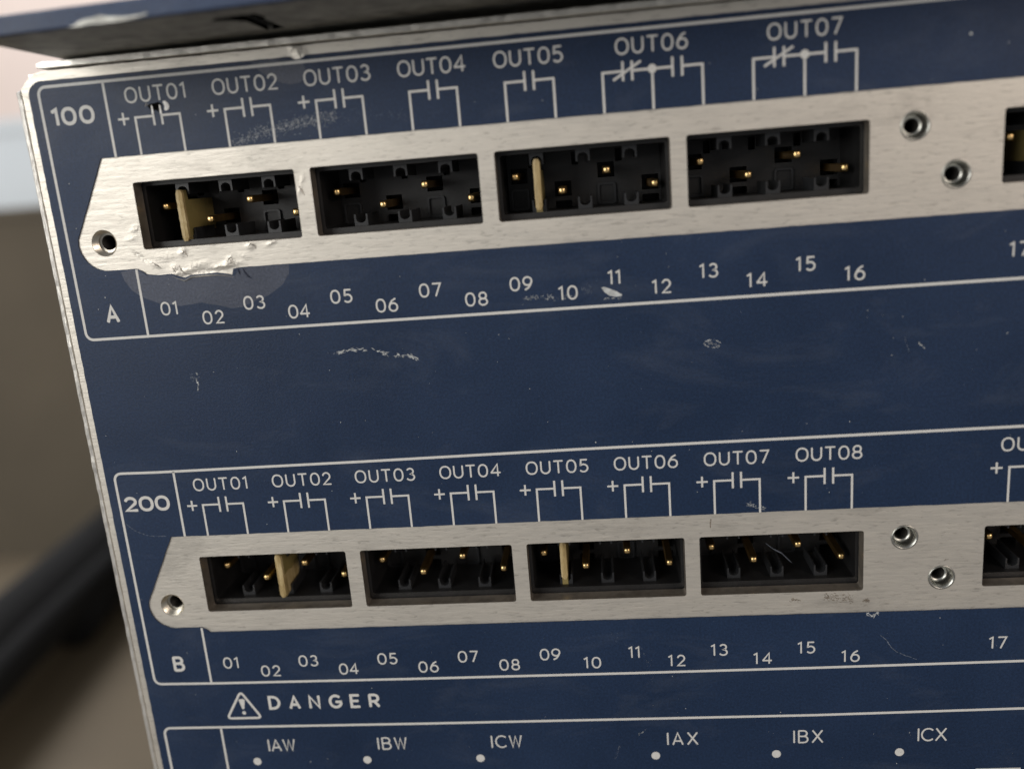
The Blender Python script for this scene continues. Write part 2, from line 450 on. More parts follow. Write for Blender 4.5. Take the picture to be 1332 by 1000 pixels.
# stress marks in the overlay: paler areas round the gouge and the dent
def film(L, name, mat, z=.004, use_dent=True, step=.35):
    xs = [p[0] for p in L]; ys = [p[1] for p in L]; ex = []
    x = min(xs)
    while x < max(xs):
        y = min(ys)
        while y < max(ys):
            if inside((x, y), L): ex.append((x, y))
            y += step
        x += step
    mb = MB(); pts = [Vector(p) for p in L] + [Vector(p) for p in ex]; n = len(L)
    vo, eo, fo, *_ = delaunay_2d_cdt(pts, [(i, (i + 1) % n) for i in range(n)], [], 0, 1e-5)
    fs = [tuple(f) for f in fo if inside(sum((vo[i] for i in f), Vector((0, 0))) / len(f), L)]
    mb.add([(p.x, p.y, z + (odisp(p.x, p.y) if use_dent else 0)) for p in vo], fs)
    return mb.build(name, mat, overlay, org=(L[0][0], L[0][1], 0))
film(densify([(-4.81, -12.5), (-4.56, -13.47), (-3.88, -14.65), (-2.6, -15.61), (-.74, -16.4), (1.47, -16.76), (3.95, -16.55), (5.94, -17.0), (7.22, -17.4), (8.58, -17.38), (10.01, -16.82), (11.88, -16.25), (13.63, -15.17), (14.5, -14.0), (14.64, -13.05),
      (9.2, -13.02), (8.2, -13.85), (7.2, -13.62), (4.5, -13.46), (3.4, -13.5), (2.5, -13.75), (1.7, -13.58), (1.0, -13.24), (-.6, -13.24), (-1.95, -13.06), (-2.4, -12.67), (-3.0, -12.4), (-3.5, -12.36)], .4, .06, 4), 'stress_mark', M_RES, .004, True, .2)
film(densify([(13.6, 8.1), (14.06, 7.5), (14.94, 6.76), (16.08, 6.05), (17.43, 5.6), (18.69, 5.72), (19.44, 6.82), (19.2, 7.35), (18.9, 7.9), (17, 8.2)], .3, .05, 4), 'stress_mark', M_RES, .004, True, .2)
# lifted sliver of overlay over the gouge, and curls of swarf
def sliver(path, w, z, name, mat, parent, lift=.25):
    mb = MB(); n = len(path); vs = []
    for i, (x, y) in enumerate(path):
        t = i / (n - 1); ww = w * math.sin(math.pi * (.08 + .84 * t)) * (1 + .5 * noise.noise(Vector((x * 3, y * 3, 2))))
        a = Vector(path[max(0, i - 1)]); b = Vector(path[min(n - 1, i + 1)]); d = (b - a).normalized(); nn = Vector((-d.y, d.x))
        l = lift * math.sin(math.pi * t)
        vs += [(x + nn.x * ww / 2, y + nn.y * ww / 2, z), (x, y, z + l + .02), (x - nn.x * ww / 2, y - nn.y * ww / 2, z)]
    mb.add(vs, [f for i in range(n - 1) for f in ((3 * i, 3 * i + 3, 3 * i + 4, 3 * i + 1), (3 * i + 1, 3 * i + 4, 3 * i + 5, 3 * i + 2))])
    return mb.build(name, mat, parent, org=(path[0][0], path[0][1], 0), smooth=False)
sliver([(1.0, -13.35), (1.8, -13.75), (2.5, -14.0), (3.3, -13.65), (4.6, -13.6), (6.2, -13.6), (7.3, -13.75), (8.1, -13.95)], .22, .0, 'lifted_edge', M_BARE, overlay, .22)
sliver([(9.3, -13.0), (9.5, -13.5), (9.85, -14.0), (10.3, -14.3)], .3, .0, 'lifted_edge', M_RES, overlay, .2)
sliver([(8.7, -12.95), (8.85, -13.4), (8.95, -13.8)], .25, .0, 'lifted_edge', M_RES, overlay, .2)
for P in ([(6.0, -12.95), (6.6, -12.7), (7.3, -12.75), (8.1, -12.4), (8.6, -12.7)], [(2.0, -12.2), (2.2, -12.8), (2.6, -13.2), (3.3, -13.35)], [(1.2, -12.3), (1.4, -12.8), (1.55, -13.1)], [(7.5, -12.4), (7.9, -11.9), (8.3, -11.75)], [(10.2, -10.9), (10.6, -10.45), (11.0, -10.7), (11.1, -11.1)],
          [(2.5, -10.5), (2.9, -10.8), (3.2, -11.3)], [(-1.0, -11.7), (-.5, -12.1), (-.1, -12.4)], [(16.85, -4.7), (17.15, -5.3), (17.35, -5.8)], [(18.3, 9.2), (18.7, 8.9), (18.9, 8.4), (19.0, 7.9)], [(18.9, 8.2), (19.2, 7.8), (19.35, 7.4)], [(17.9, 8.9), (18.3, 9.15), (18.8, 9.2)]):
    sliver(P, .20, -.12, 'raised_burr', M_BARE, panel, .16)

# ------------------------------------------------------------------ threaded inserts
def insert(cx, cy, first):
    mb = MB(); cyl = []
    prof = [(1.47, -.9), (1.47, -.13), (1.42, -.05), (1.28, -.07), (1.12, -.5), (1.04, -1.0), (.98, -1.3), (.76, -1.36)]
    z = -1.36
    if first: prof = [(1.47, -.9), (1.465, -.2), (1.44, -.18), (1.24, -.34), (1.40, -.50), (1.18, -.66), (1.34, -.82), (1.10, -.98), (1.26, -1.12), (.86, -1.2)]; z = -1.2
    mb.lathe(prof, cx, cy, 40, .006)
    o = mb.build('threaded_insert', M_THREAD if first else M_STEEL, relay, org=(cx, cy, 0), smooth=not first)
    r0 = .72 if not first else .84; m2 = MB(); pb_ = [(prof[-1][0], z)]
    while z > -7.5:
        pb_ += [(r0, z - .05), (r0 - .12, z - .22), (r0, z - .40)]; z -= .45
    m2.lathe(pb_, cx, cy, 32); disc(m2, cx, cy, 1.0, -7.6); m2.build('bore', M_BORE, o)  # bore wall takes its shade from the dark colour
for dy in ROW:
    for i, (cx, cy) in enumerate(INS[:3]): insert(cx, cy + dy, i == 0)

# ------------------------------------------------------------------ side sheet, top cover, rest of the box
def jag(a, b, step, j, seed):
    n = int(abs(b - a) / step); return [(a + (b - a) * i / n, j * noise.noise(Vector((i * .55, seed, 0)))) for i in range(n + 1)]
mb = MB()
pts = jag(-208, PY1 - 1.9, .7, .05, 3)
vs = []; fs = []
for y, j in pts:
    g = .05 * noise.noise(Vector((y * .9, 7, 1)))
    zf = -.25 + .10 * noise.noise(Vector((y * .7, 9, 0)))
    vs += [(-12.42 + g, y, zf - .25), (-12.55 + g, y, zf), (-12.9 + j, y, zf + .05), (-13.12 + j, y, zf - .22), (-13.15, y, -150)]
n = len(pts)
for i in range(n - 1):
    for k in range(4): fs.append((5 * i + k, 5 * i + 5 + k, 5 * i + 6 + k, 5 * i + 1 + k))
vs.append((-12.6, PY1 - 1.4, -1.2)); vs.append((-12.8, PY1 - 1.6, -150))
q = 5 * (n - 1); c = len(vs) - 2
fs += [(q, q + 1, c), (q + 1, q + 2, c), (q + 2, q + 3, c), (q + 3, q + 4, c + 1, c)]
mb.add(vs, fs)
mb.box(-13.0, -12.45, -208, PY1 - 2, -150, -1.6)
mb.build('side_sheet', M_EDGE, relay)
mb = MB(); pts = jag(-9.9, XR, .8, .07, 5); vs = []; fs = []
for i, (x, j) in enumerate(pts):
    zf = .15 + .08 * noise.noise(Vector((x * .8, 2, 0))); e = min(1, i * .4 + .6)
    vs += [(x, 9.5 + (1 - e) * .3, -1.5), (x, 9.52 + (1 - e) * .3, zf - .1), (x, 9.62 + (1 - e) * .25, zf), (x, 10.18 - (1 - e) * .25 + j * .6, zf - .02), (x, 10.3 - (1 - e) * .3 + j, zf - .22), (x, 10.3, -150)]
n = len(pts)
for i in range(n - 1):
    for k in range(5): fs.append((6 * i + k, 6 * i + 6 + k, 6 * i + 7 + k, 6 * i + 1 + k))
fs.append((0, 1, 2, 3, 4, 5)); mb.add(vs, fs)
mb.box(-12.4, XR, 8.6, 9.45, -150, -2.1)
mb.build('top_cover', M_EDGE_H, relay)
mb = MB(); mb.box(-12.3, XR, -212, -208.1, -150, -.5); mb.box(XR + .1, XR + 1, -212, 9.3, -150, -.5); mb.box(-12.3, XR, -208, 8.5, -150.5, -149.5)
mb.build('chassis_body', M_EDGE_H, relay)

# ------------------------------------------------------------------ connector blocks
DARK = {}
def make_block(wx, dy, key=None, last=False):
    """four pins in a black moulded shroud behind one window"""
    ox, oy = wx + (2.0 if wx > 80 else 1.72), dy                    # first pin sits at ox
    blk = empty('connector_block', (ox, oy - 6, -3), relay)
    f = lambda L: [(x + ox, y + oy) for x, y in L]
    mb = MB()
    x0, x1, y0, y1 = -1.35, 16.2, -9.62, -3.38
    sheet(mb, f([(-2.2, -10.9), (17.0, -10.9), (17.0, -2.3), (-2.2, -2.3)]), [f(rrect(x0, x1, y0, y1, .25, 3))], -10.0, -2.25)
    floor_holes = []
    for i in range(4):
        px, py = 5 * i, (-5.74 if i % 2 == 0 else -7.5)
        floor_holes.append(f([(px - .95, py - .85), (px + .95, py - .85), (px + .95, py + .85), (px - .95, py + .85)]))
        if i % 2:
            floor_holes.append(f(rrect(px - .95, px + .95, -9.7, -8.85, .15, 2)))
        for kx in (1.15, ):
            if i < 3: floor_holes.append(f(rrect(px + kx + .0, px + kx + .75, -4.9, -3.5, .1, 2)))
    sheet(mb, f([(-2.2, -10.9), (17.0, -10.9), (17.0, -2.3), (-2.2, -2.3)]), floor_holes, -11.5, -9.9)
    mb.box(ox - 2.2, ox + 17, oy - 10.9, oy - 2.3, -14.6, -13.9)
    hs = mb.build('housing', M_BLACK, blk)
    for i in (0, 2):                          # raised square plates below the odd pins
        px = 5 * i
        mb = MB(); sheet(mb, f(rrect(px - 1.05, px + 1.05, -9.6, -7.2, .3, 3)), [f(rrect(px - .82, px + .82, -9.4, -7.42, .2, 3))], -9.95, -9.55)
        mb.build('raised_frame', M_RIB, blk, org=(px + ox, oy - 9, -9.6))
    for k in range(3):                        # key slots: U shaped ribs from the top and bottom walls
        kx = 2.5 + 5 * k
        for up in (0, 1):
            U = []
            w, t, h = .76, .19, (1.25 if up else 1.3)
            base = -3.36 if up else -9.64; s_ = -1 if up else 1
            U = [(kx - w, base), (kx + w, base), (kx + w, base + s_ * h), (kx + w - t, base + s_ * h)]
            U += [(kx + (w - t) * math.cos(math.radians(a)), base + s_ * (.80 - (.45) * math.sin(math.radians(a)))) for a in range(0, 181, 20)]
            U += [(kx - w + t, base + s_ * h), (kx - w, base + s_ * h)]
            mb = MB(); sheet(mb, f(U), [], -8.3, -3.0 - random.uniform(0, .15))
            mb.build('key_slot', M_RIB, blk, org=(kx + ox, oy + base, -3))
    for i in range(4):
        px, py = ox + 5 * i + random.uniform(-.06, .06), oy + (-5.74 if i % 2 == 0 else -7.52) + random.uniform(-.05, .05)
        mb = MB(); h = .40; zt = -3.25 + random.uniform(-.1, .1); tl = random.uniform(-.05, .05)
        rings = [(h, .82, -13.8), (h, .82, zt - .5), (h * .96, .76, zt - .3), (h * .82, .72, zt - .13), (h * .58, .71, zt - .03), (h * .25, .71, zt)]
        vs = []
        for r, q, z in rings:                  # squared shaft that rounds off to a domed tip
            o_ = tl if z > -4 else 0; ch = .55 + (q - .71) * 3
            for sx, sy in ((1, -ch), (1, ch), (ch, 1), (-ch, 1), (-1, ch), (-1, -ch), (-ch, -1), (ch, -1)): vs.append((px + sx * r + o_, py + sy * r, z))
        fs = [(8 * k + a, 8 * k + (a + 1) % 8, 8 * k + 8 + (a + 1) % 8, 8 * k + 8 + a) for k in range(5) for a in range(8)] + [tuple(range(40, 48))]
        mb.add(vs, fs); pn = mb.build('contact_pin', M_GOLD, blk, org=(px, py, -3)); pn.data.materials.append(M_TIP)
        for p_ in pn.data.polygons:
            p_.use_smooth = min(pn.data.vertices[v_].co.y for v_ in p_.vertices) < .0007
            if max(pn.data.vertices[v_].co.y for v_ in p_.vertices) < .0009: p_.material_index = 1
    if key:
        kx, front, side, lab = key
        mb = MB(); mb.prism_x([(y + oy, z) for y, z in side], ox + kx - .32, ox + kx + .36)
        b = mb.build('coding_key', M_KEYSIDE, blk, org=(ox + kx, oy - 6, -3), label=lab)
        if 'broken' in lab:
            mb = MB(); mb.prism_x([(y + oy, z) for y, z in [(-6.5, -6.9), (-6.8, -4.5), (-6.4, -3.2), (-6.6, -1.7), (-9.25, -1.65), (-9.1, -3.6), (-8.85, -5.9), (-7.9, -6.85)]], ox + kx + .362, ox + kx + .40)
            mb.build('split_face', M_KEY, blk, org=(ox + kx, oy - 6, -3))
        mb = MB(); n = 14; vs = []; fs = []
        for i in range(n + 1):                # rough sawn front edge
            y = front[0] + (front[1] - front[0]) * i / n
            e = .55 if i in (0, n) else 1
            j = .06 * noise.noise(Vector((y * 2, ox, 0)))
            sl = front[3] * (y - front[0])
            vs += [(ox + kx - .38 * e, y + oy, front[2] - .55 + sl), (ox + kx - .36 * e + j, y + oy, front[2] - .08 + sl), (ox + kx + j, y + oy, front[2] + sl + j), (ox + kx + .38 * e + j, y + oy, front[2] - .1 + sl), (ox + kx + .42 * e, y + oy, front[2] - .55 + sl)]
        for i in range(n):
            for k in range(4): fs.append((5 * i + k, 5 * i + 5 + k, 5 * i + 6 + k, 5 * i + 1 + k))
        fs += [(0, 1, 2, 3, 4), tuple(5 * n + k for k in range(5))]
        mb.add(vs, fs); mb.build('key_edge', M_KEY, blk, org=(ox + kx, oy - 6, -3))
    return blk
full = lambda z: [(-4.15, z - .5), (-4.15, z - 1.3), (-5.2, z - 1.5), (-5.2, -9.8), (-8.8, -9.8), (-8.8, z - 1.5), (-9.7, z - 1.3), (-9.7, z - .5)]
lb = 'tan fibreglass coding key standing upright in its slot'
for r, dy in enumerate(ROW):
    for k, wx in enumerate(WIN[:5]):
        key = None
        if r == 0 and k == 0: key = (2.45, (-4.1, -9.75, -1.9, 0), full(-1.9), 'tan coding key with its broad face visible beside the first pins')
        if r == 0 and k == 2: key = (2.5, (-4.0, -9.4, -2.2, 0), full(-2.2), lb)
        if r == 0 and k == 4: key = (2.5, (-4.0, -9.4, -2.2, 0), full(-2.2), lb)
        if r == 1 and k == 0: key = (7.55, (-3.6, -9.3, -1.25, .02), [(-3.5, -1.6), (-3.5, -7.4), (-8.0, -7.0), (-8.9, -6.0), (-9.3, -1.6)], 'broken tan coding key with a chipped pointed lower end')
        if r == 1 and k == 2: key = (2.35, (-4.0, -8.75, -2.5, 0), full(-2.5), lb)
        make_block(wx, dy, key)
# fluff caught on a slot in the lower fourth window
sliver([(66.2, -49.9), (67.0, -50.6), (68.0, -51.2), (68.9, -52.2), (69.2, -52.5)], .16, -3.4, 'lint_strand', M_FAINT, relay, .3)

# ------------------------------------------------------------------ print on the overlay
LW = .235
def lines(name, segs, org, w=LW, cap=False):
    mb = MB()
    for i, s_ in enumerate(segs): ribbon(mb, s_, w, ZI + .002 * (i % 5), cap)
    return mb.build(name, M_INK, overlay, org=(org[0], org[1], 0))
def box_lines(xl, top, bot, xd, ticks, r=.85):
    yt = top[0][1]; yb = bot[0][1]
    p = top[::-1] + [(xl + r, yt)] + arc(xl + r, yt - r, r, r, 90, 180, 8)[1:] + [(xl, yb + r)] + arc(xl + r, yb + r, r, r, 180, 270, 8)[1:] + bot
    lines('border_line', [p], (xl, yb), .305)
    for a, b in ticks: lines('divider_line', [[(xd, a), (xd, b)]], (xd, b), .275)
box_lines(-10.35, [(-9, 7.72)] + [(15.5 + .25 * q, 7.72) for q in range(21)] + [(150, 7.66)], [(-9, -19.95), (150, -19.98)], -2.95, [(7.6, -.12), (-12.35, -19.8)])
box_lines(-10.35, [(-9, -36.2), (-5, -36.26), (20, -36.2), (45, -36.02), (75, -35.98), (150, -35.8)], [(-9, -64.4), (-2, -64.47), (24, -64.5), (50, -64.44), (71, -64.32), (94, -64.08), (150, -63.6)], -2.92, [(-36.3, -44.52), (-56.75, -64.3)])
box_lines(-10.38, [(-9, -70.76), (24, -70.78), (71, -70.62), (94, -70.25), (150, -69.6)], [(-9, -140), (150, -140)], -2.75, [(-70.85, -139.9)])
lines('border_line', [[(94.7, -78.3), (89.6, -78.36)]], (90, -78), .22)
YB = (3.76, -40.62)
def symbol(x, yb, yleg, plus=False, nc=False):
    segs = []
    if nc:
        segs += [[(x, yleg), (x, yb), (x + 2.05, yb)], [(x + 2.05, yb - .95), (x + 2.05, yb + .95)], [(x + 2.98, yb - .95), (x + 2.98, yb + .95)], [(x + 1.05, yb - .80), (x + 3.9, yb + .85)],
                 [(x + 2.98, yb + .0), (x + 7.03, yb)], [(x + 5, yb), (x + 5, yleg)], [(x + 7.03, yb - .95), (x + 7.03, yb + .95)], [(x + 7.98, yb - .95), (x + 7.98, yb + .95)], [(x + 7.98, yb), (x + 10, yb), (x + 10, yleg)]]
    else:
        segs += [[(x, yleg), (x, yb), (x + 2.05, yb)], [(x + 2.05, yb - .95), (x + 2.05, yb + .95)], [(x + 2.97, yb - .95), (x + 2.97, yb + .95)], [(x + 2.97, yb), (x + 5, yb), (x + 5, yleg)]]
    o = lines('contact_symbol', segs, (x, yleg))
    if nc:
        mb = MB(); disc(mb, x + 5, yb, .44, ZI + .03); mb.build('junction_dot', M_INK, overlay, org=(x + 5, yb, 0))
    if plus:
        lines('plus_sign', [[(x - 1.95, yb - .05), (x - .70, yb - .05)], [(x - 1.33, yb - .68), (x - 1.33, yb + .60)]], (x - 1.3, yb), .22)
ST = .195
for i, x in enumerate((0, 10, 20, 30, 40)):
    symbol(x, YB[0], -.12, i < 3)
    text('OUT0%d' % (i + 1), x + (2.6 if i == 0 else 2.55), 5.24, 6.88, ST, 6.75 if i == 0 else 7.15)
for x, s_ in ((50, 'OUT06'), (65, 'OUT07')):
    symbol(x, YB[0] + .05, -.12, False, True); text(s_, x + 5, 5.38, 7.0, ST, 7.25)
for i in range(8):
    x = 10 * i; symbol(x, YB[1] + .02 * i / 2, ROW[1] - .12, True)
    text('OUT0%d' % (i + 1), x + (2.55 if i == 0 else 2.5), -38.86 + .015 * i, -37.27 + .02 * i, ST, 6.65 if i == 0 else 7.15)
symbol(91.55, YB[1] + .12, ROW[1] - .12, True); text('OUT09', 94.15, -38.70, -37.1, ST, 7.15)
symbol(101.55, YB[1] + .12, ROW[1] - .12, True); text('OUT10', 104.15, -38.70, -37.1, ST, 6.6)
for r, dy in enumerate(ROW):
    oo, ee = ((-17.72, -16.17), (-19.05, -17.50)) if r == 0 else ((-62.44, -60.88), (-63.68, -62.14))
    for i in range(1, 21):
        x = 5 * (i - 1) + .05
        if i > 16: x = 91.35 + 5 * (i - 17)
        y0, y1 = oo if i % 2 else ee
        if r == 0 and i == 2: y0 -= .0
        wd = {'01': 1.95, '11': 1.35, '10': 2.1, '12': 2.05, '13': 2.0, '14': 2.2, '15': 2.05, '16': 2.1, '17': 2.0}.get('%02d' % i, 2.5 if i < 10 else 2.1)
        text('%02d' % i, x, y0, y1, .195, wd)
text('100', -6.95, 3.58, 5.5, .37, 4.95, xs=1.26); text('200', -6.9, -41.1, -39.16, .37, 5.7, xs=1.36)
text('A', -6.75, -18.18, -16.1, .38); text('B', -6.72, -62.68, -60.55, .37)
text('DANGER', 4.05, -68.38, -66.42, .36, 14.4, 'l')
for s_, x0, x1 in (('IAW', 3.1, 6.7), ('IBW', 17.4, 21.2), ('ICW', 31.85, 35.75), ('IAX', 53.5, 57.25), ('IBX', 68.5, 72.0), ('ICX', 82.85, 86.2)):
    text(s_, x0, -74.42, -72.62, .20, x1 - x0, 'l')
for x in (1.33, 15.81, 30.32, 52.05, 66.5, 80.83):
    mb = MB(); disc(mb, x, -75.85, .53, ZI); mb.build('terminal_dot', M_INK, overlay, org=(x, -75.8, 0))
# warning triangle with rounded corners and a wedge shaped mark
tri = [Vector((.62, -65.75)), Vector((-1.62, -69.48)), Vector((2.86, -69.48))]; tri = [Vector((.65, -65.72)), Vector((-1.62, -69.5)), Vector((2.9, -69.5))]
path = []
for i in range(3):
    a, b, c = tri[i - 1], tri[i], tri[(i + 1) % 3]
    p = b + (a - b).normalized() * .6; q2 = b + (c - b).normalized() * .6
    for k in range(7):
        t = k / 6; v = p * (1 - t) ** 2 + b * 2 * t * (1 - t) + q2 * t * t; path.append((v.x, v.y))
path.append(path[0])
lines('warning_triangle', [path], (0, -69), .30)
mb = MB(); mb.add([(.22, -66.92, ZI), (.38, -66.78, ZI), (.88, -66.78, ZI), (1.04, -66.92, ZI), (.80, -68.2, ZI), (.52, -68.2, ZI)], [(0, 1, 2, 3, 4, 5)]); disc(mb, .68, -68.75, .25, ZI + .004)
mb.build('exclamation_mark', M_INK, overlay, org=(.6, -68, 0))

# ------------------------------------------------------------------ wear on the overlay
def scatter(name, pathpts, spread, n, ln, wd, mat, ang=0, angj=.3, z=.02, parent=None, seed=1):
    rnd = random.Random(seed); mb = MB(); P = [Vector(p) for p in pathpts]
    seglen = [(P[i + 1] - P[i]).length for i in range(len(P) - 1)]; tot = sum(seglen)
    for k in range(n):
        t = rnd.random() * tot; i = 0
        while i < len(seglen) - 1 and t > seglen[i]: t -= seglen[i]; i += 1
        d = (P[i + 1] - P[i]).normalized(); c = P[i] + d * t; nn = Vector((-d.y, d.x))
        c = c + nn * rnd.gauss(0, spread)
        a = math.atan2(d.y, d.x) + math.radians(ang) + rnd.gauss(0, angj); L = ln * rnd.uniform(.3, 1.3); w = wd * rnd.uniform(.4, 1.3)
        u = Vector((math.cos(a), math.sin(a))); v = Vector((-u.y, u.x)); zz = z + .0005 * (k % 9)
        q = [c - u * L / 2, c - u * L * .1 + v * w / 2, c + u * L / 2 + v * w * .2, c + u * L * .15 - v * w / 2]
        mb.add([(p.x, p.y, zz) for p in q], [(0, 1, 2, 3)])
    return mb.build(name, mat, parent or overlay, org=(P[0].x, P[0].y, 0))
scatter('paint_scuff', [(10.4, .1), (13.7, 1.1), (17.1, 1.55), (20.5, 1.95), (22.0, 2.0)], .36, 700, .14, .05, M_SCUFF, 10, .8, seed=2)
scatter('paint_scuff', [(11, .2), (16, 1.5), (24.6, 1.95), (30, 1.2)], .35, 260, .12, .04, M_FAINT, 10, .8, seed=3)
scatter('paint_scuff', [(18.9, -23.3), (20.25, -22.98), (23.3, -23.28), (24.55, -23.85)], .09, 60, .55, .07, M_SCUFF, 0, .35, seed=4)
scatter('paint_scuff', [(25.3, -23.95), (26.74, -24.0), (27.8, -24.55)], .11, 40, .5, .08, M_SCUFF, -10, .3, seed=5)
scatter('paint_scuff', [(17.2, -23.2), (19.0, -23.3)], .06, 8, .3, .05, M_FAINT, 0, .4, seed=6)
scatter('paint_scuff', [(40.2, -18.6), (41.8, -18.5), (43.45, -18.76), (46.0, -18.7)], .12, 70, .26, .05, M_SCUFF, 20, .7, seed=7)
scatter('paint_scuff', [(46.6, -18.2), (47.6, -17.9)], .3, 22, .35, .05, M_FAINT, 60, .5, seed=8)
mb = MB(); L = [(48.65, -17.95), (48.95, -17.9), (49.6, -18.15), (50.3, -18.5), (50.85, -18.85), (50.75, -19.02), (50.2, -19.05), (49.5, -18.9), (49.0, -18.5)]
mb.add([(x, y, .022) for x, y in L], [tuple(range(len(L)))]); mb.build('paint_scuff', M_SCUFF, overlay, org=(49, -18, 0))
scatter('paint_scuff', [(48.9, -19.1), (50.6, -19.3)], .08, 16, .3, .05, M_SCUFF, 0, .4, seed=9)
for k in range(4):
    a0 = 20 + 80 * k; ring = [(60.25 + .88 * math.cos(math.radians(a)), -24.85 + .42 * math.sin(math.radians(a)) - .1 * math.cos(math.radians(a))) for a in range(a0, a0 + 75, 15)]
    scatter('paint_scuff', ring, .03, 16, .2, .05, M_SCUFF, 0, .3, seed=20 + k)
scatter('paint_scuff', [(59.6, -24.6), (60.3, -24.9), (60.9, -25.1)], .12, 26, .25, .04, M_SCUFF, -10, .4, seed=31)
scatter('paint_scuff', [(1.9, -24.4), (2.1, -24.9), (1.85, -25.3), (2.0, -25.9), (1.8, -26.7)], .06, 30, .26, .06, M_SCUFF, 0, .4, seed=10)
scatter('paint_scuff', [(1.2, -25.1), (1.9, -25.2)], .15, 22, .2, .05, M_FAINT, 0, 1, seed=11)
scatter('paint_scuff', [(81.7, -26.1), (82.0, -26.45), (82.3, -26.75)], .05, 18, .25, .07, M_SCUFF, 0, .4, seed=12)
scatter('paint_scuff', [(80.2, -25.4), (80.75, -27.1)], .02, 14, .4, .03, M_FAINT, 0, .1, seed=13)
scatter('paint_scuff', [(78.35, -60.3), (79.0, -60.9), (79.6, -61.9), (80.2, -62.5), (81.24, -63.0), (82.4, -63.5)], .02, 90, .35, .04, M_FAINT, 0, .15, seed=14)
scatter('paint_scuff', [(-9.97, -42.7), (-9.1, -43.5), (-7.8, -44.15), (-6.8, -44.32), (-5.4, -44.4)], .02, 45, .4, .035, M_FAINT, 0, .1, seed=15)
scatter('paint_scuff', [(63.6, -43.5), (65.6, -44.1)], .14, 34, .45, .045, M_SCUFF, 8, .25, seed=16)
scatter('paint_scuff', [(47.1, -76.2), (47.7, -74.4)], .06, 18, .35, .04, M_FAINT, 0, .4, seed=17)
scatter('paint_scuff', [(49.9, -73.0), (51.0, -72.2)], .05, 12, .25, .04, M_SCUFF, 0, .5, seed=18)
scatter('paint_scuff', [(47.3, -58.8), (51.3, -61.8), (52, -66)], .3, 40, .3, .03, M_FAINT, 0, .6, seed=19)
scatter('paint_scuff', [(76.8, -57.5), (77.5, -57.9), (78.1, -57.5)], .12, 36, .4, .08, M_SCUFF, 0, .6, seed=40)
scatter('dirt_stain', [(72.0, -55.4), (75.3, -55.7)], .28, 90, .3, .07, M_DIRT, 0, .5, -.13, panel, 41)
scatter('dirt_stain', [(68.2, -55.7), (69.4, -55.6)], .12, 26, .25, .07, M_DIRT, 0, .5, -.13, panel, 42)
scatter('dirt_stain', [(76.4, -56.0), (77.1, -55.95)], .1, 30, .3, .08, M_DIRT, 0, .6, -.13, panel, 43)
scatter('dirt_stain', [(59.5, -45.2), (59.45, -46.1)], .03, 10, .5, .07, M_DIRT, 0, .1, -.13, panel, 44)
scatter('dirt_stain', [(85.2, -51.3), (85.6, -51.2)], .06, 8, .15, .07, M_DIRT, 0, .6, -.13, panel, 45)
# chip in the overlay over OUT01: torn hole, its dark and the glints at its rim painted in
mb = MB(); L = [(1.6, 4.83), (1.9, 5.0), (2.35, 5.02), (2.9, 5.12), (3.2, 4.8), (3.1, 4.25), (2.85, 4.05), (2.5, 4.3), (2.1, 4.35), (1.8, 4.49)]
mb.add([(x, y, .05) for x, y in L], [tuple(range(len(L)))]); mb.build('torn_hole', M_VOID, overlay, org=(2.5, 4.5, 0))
mb = MB(); L = [(3.35, 5.1), (3.6, 5.2), (3.9, 4.95), (4.02, 4.6), (3.9, 4.3), (3.6, 4.15), (3.4, 4.3), (3.5, 4.65)]
mb.add([(x, y, .055) for x, y in L] + [(3.68, 4.68, .16)], [(i, (i + 1) % 8, 8) for i in range(8)]); mb.build('torn_flap_glint', M_WHITE, overlay, org=(3.7, 4.6, 0))
for bx in (2.08, 2.97):  # white bars: gleam on the raised print put into the colour
    mb = MB(); mb.prism([(bx - .1, 3.95), (bx + .1, 3.95), (bx + .08, 4.75), (bx - .06, 4.85)], .056, .10); mb.build('torn_flap_glint', M_WHITE, overlay, org=(bx, 4.2, 0))
sliver([(1.35, 4.75), (1.5, 5.05), (1.7, 4.85)], .15, .04, 'torn_flap_glint', M_WHITE, overlay, .08)
# dust specks
rnd = random.Random(5); mb = MB()
spots = [(85.74, 4.28, .16), (90.57, -25.64, .07), (74.67, -34.41, .08), (78.96, -27.3, .06), (47.06, -35.3, .08), (8.35, -76.0, .07), (81.92, -73.19, .07), (80.52, -77.37, .07), (-6.65, -11.59 - 1.2, .05), (-7.2, -15.21, .09), (84.9, -57.35, .11)]
for k in range(520):
    spots.append((rnd.uniform(-11, 96), rnd.uniform(-79, 7.5), .012 + .05 * rnd.random() ** 4))
for k, (x, y, r) in enumerate(spots):
    if any(inside((x, y), c) for c in cuts): continue
    a = rnd.random() * 6
    mb.add([(x + r * rnd.uniform(.6, 1.3) * math.cos(a + i * 1.257), y + r * math.sin(a + i * 1.257), .045) for i in range(5)], [(0, 1, 2, 3, 4)])
mb.build('dust_specks', M_SCUFF, overlay, kind='stuff')

# ------------------------------------------------------------------ plate lying on the chassis
def tilt(x): return (x + 7) * .018
plate = empty('blue_cover_plate', (-7, 10.6, 0), label='blue painted metal plate lying on top of the chassis with a chipped front edge', category='metal plate')
def slab(name, mat, x0, x1, za, zb, ya, yb, hl=None, **k):
    mb = MB(); H = hl or []
    sheet(mb, [(x0, za), (x1, za), (x1, zb), (x0 - .0, zb)], H, 0, 1)
    # local (x, zdepth, t) -> (x, y, z)
    mb.v = [(x, ya + (yb - ya) * t + tilt(x), z) for x, z, t in mb.v]
    return mb.build(name, mat, plate, **k)
hole = [(13.6, 9.0), (14.4, 9.9), (18.3, 10.1), (18.5, 7.6), (18.0, 6.8), (18.2, 1.4), (16.3, 1.2), (16.2, 6.8), (15.3, 8.0)]
slab('underside', M_UNDER, -7.4, XR, -150, 13.35, 10.48, 10.98, [hole])
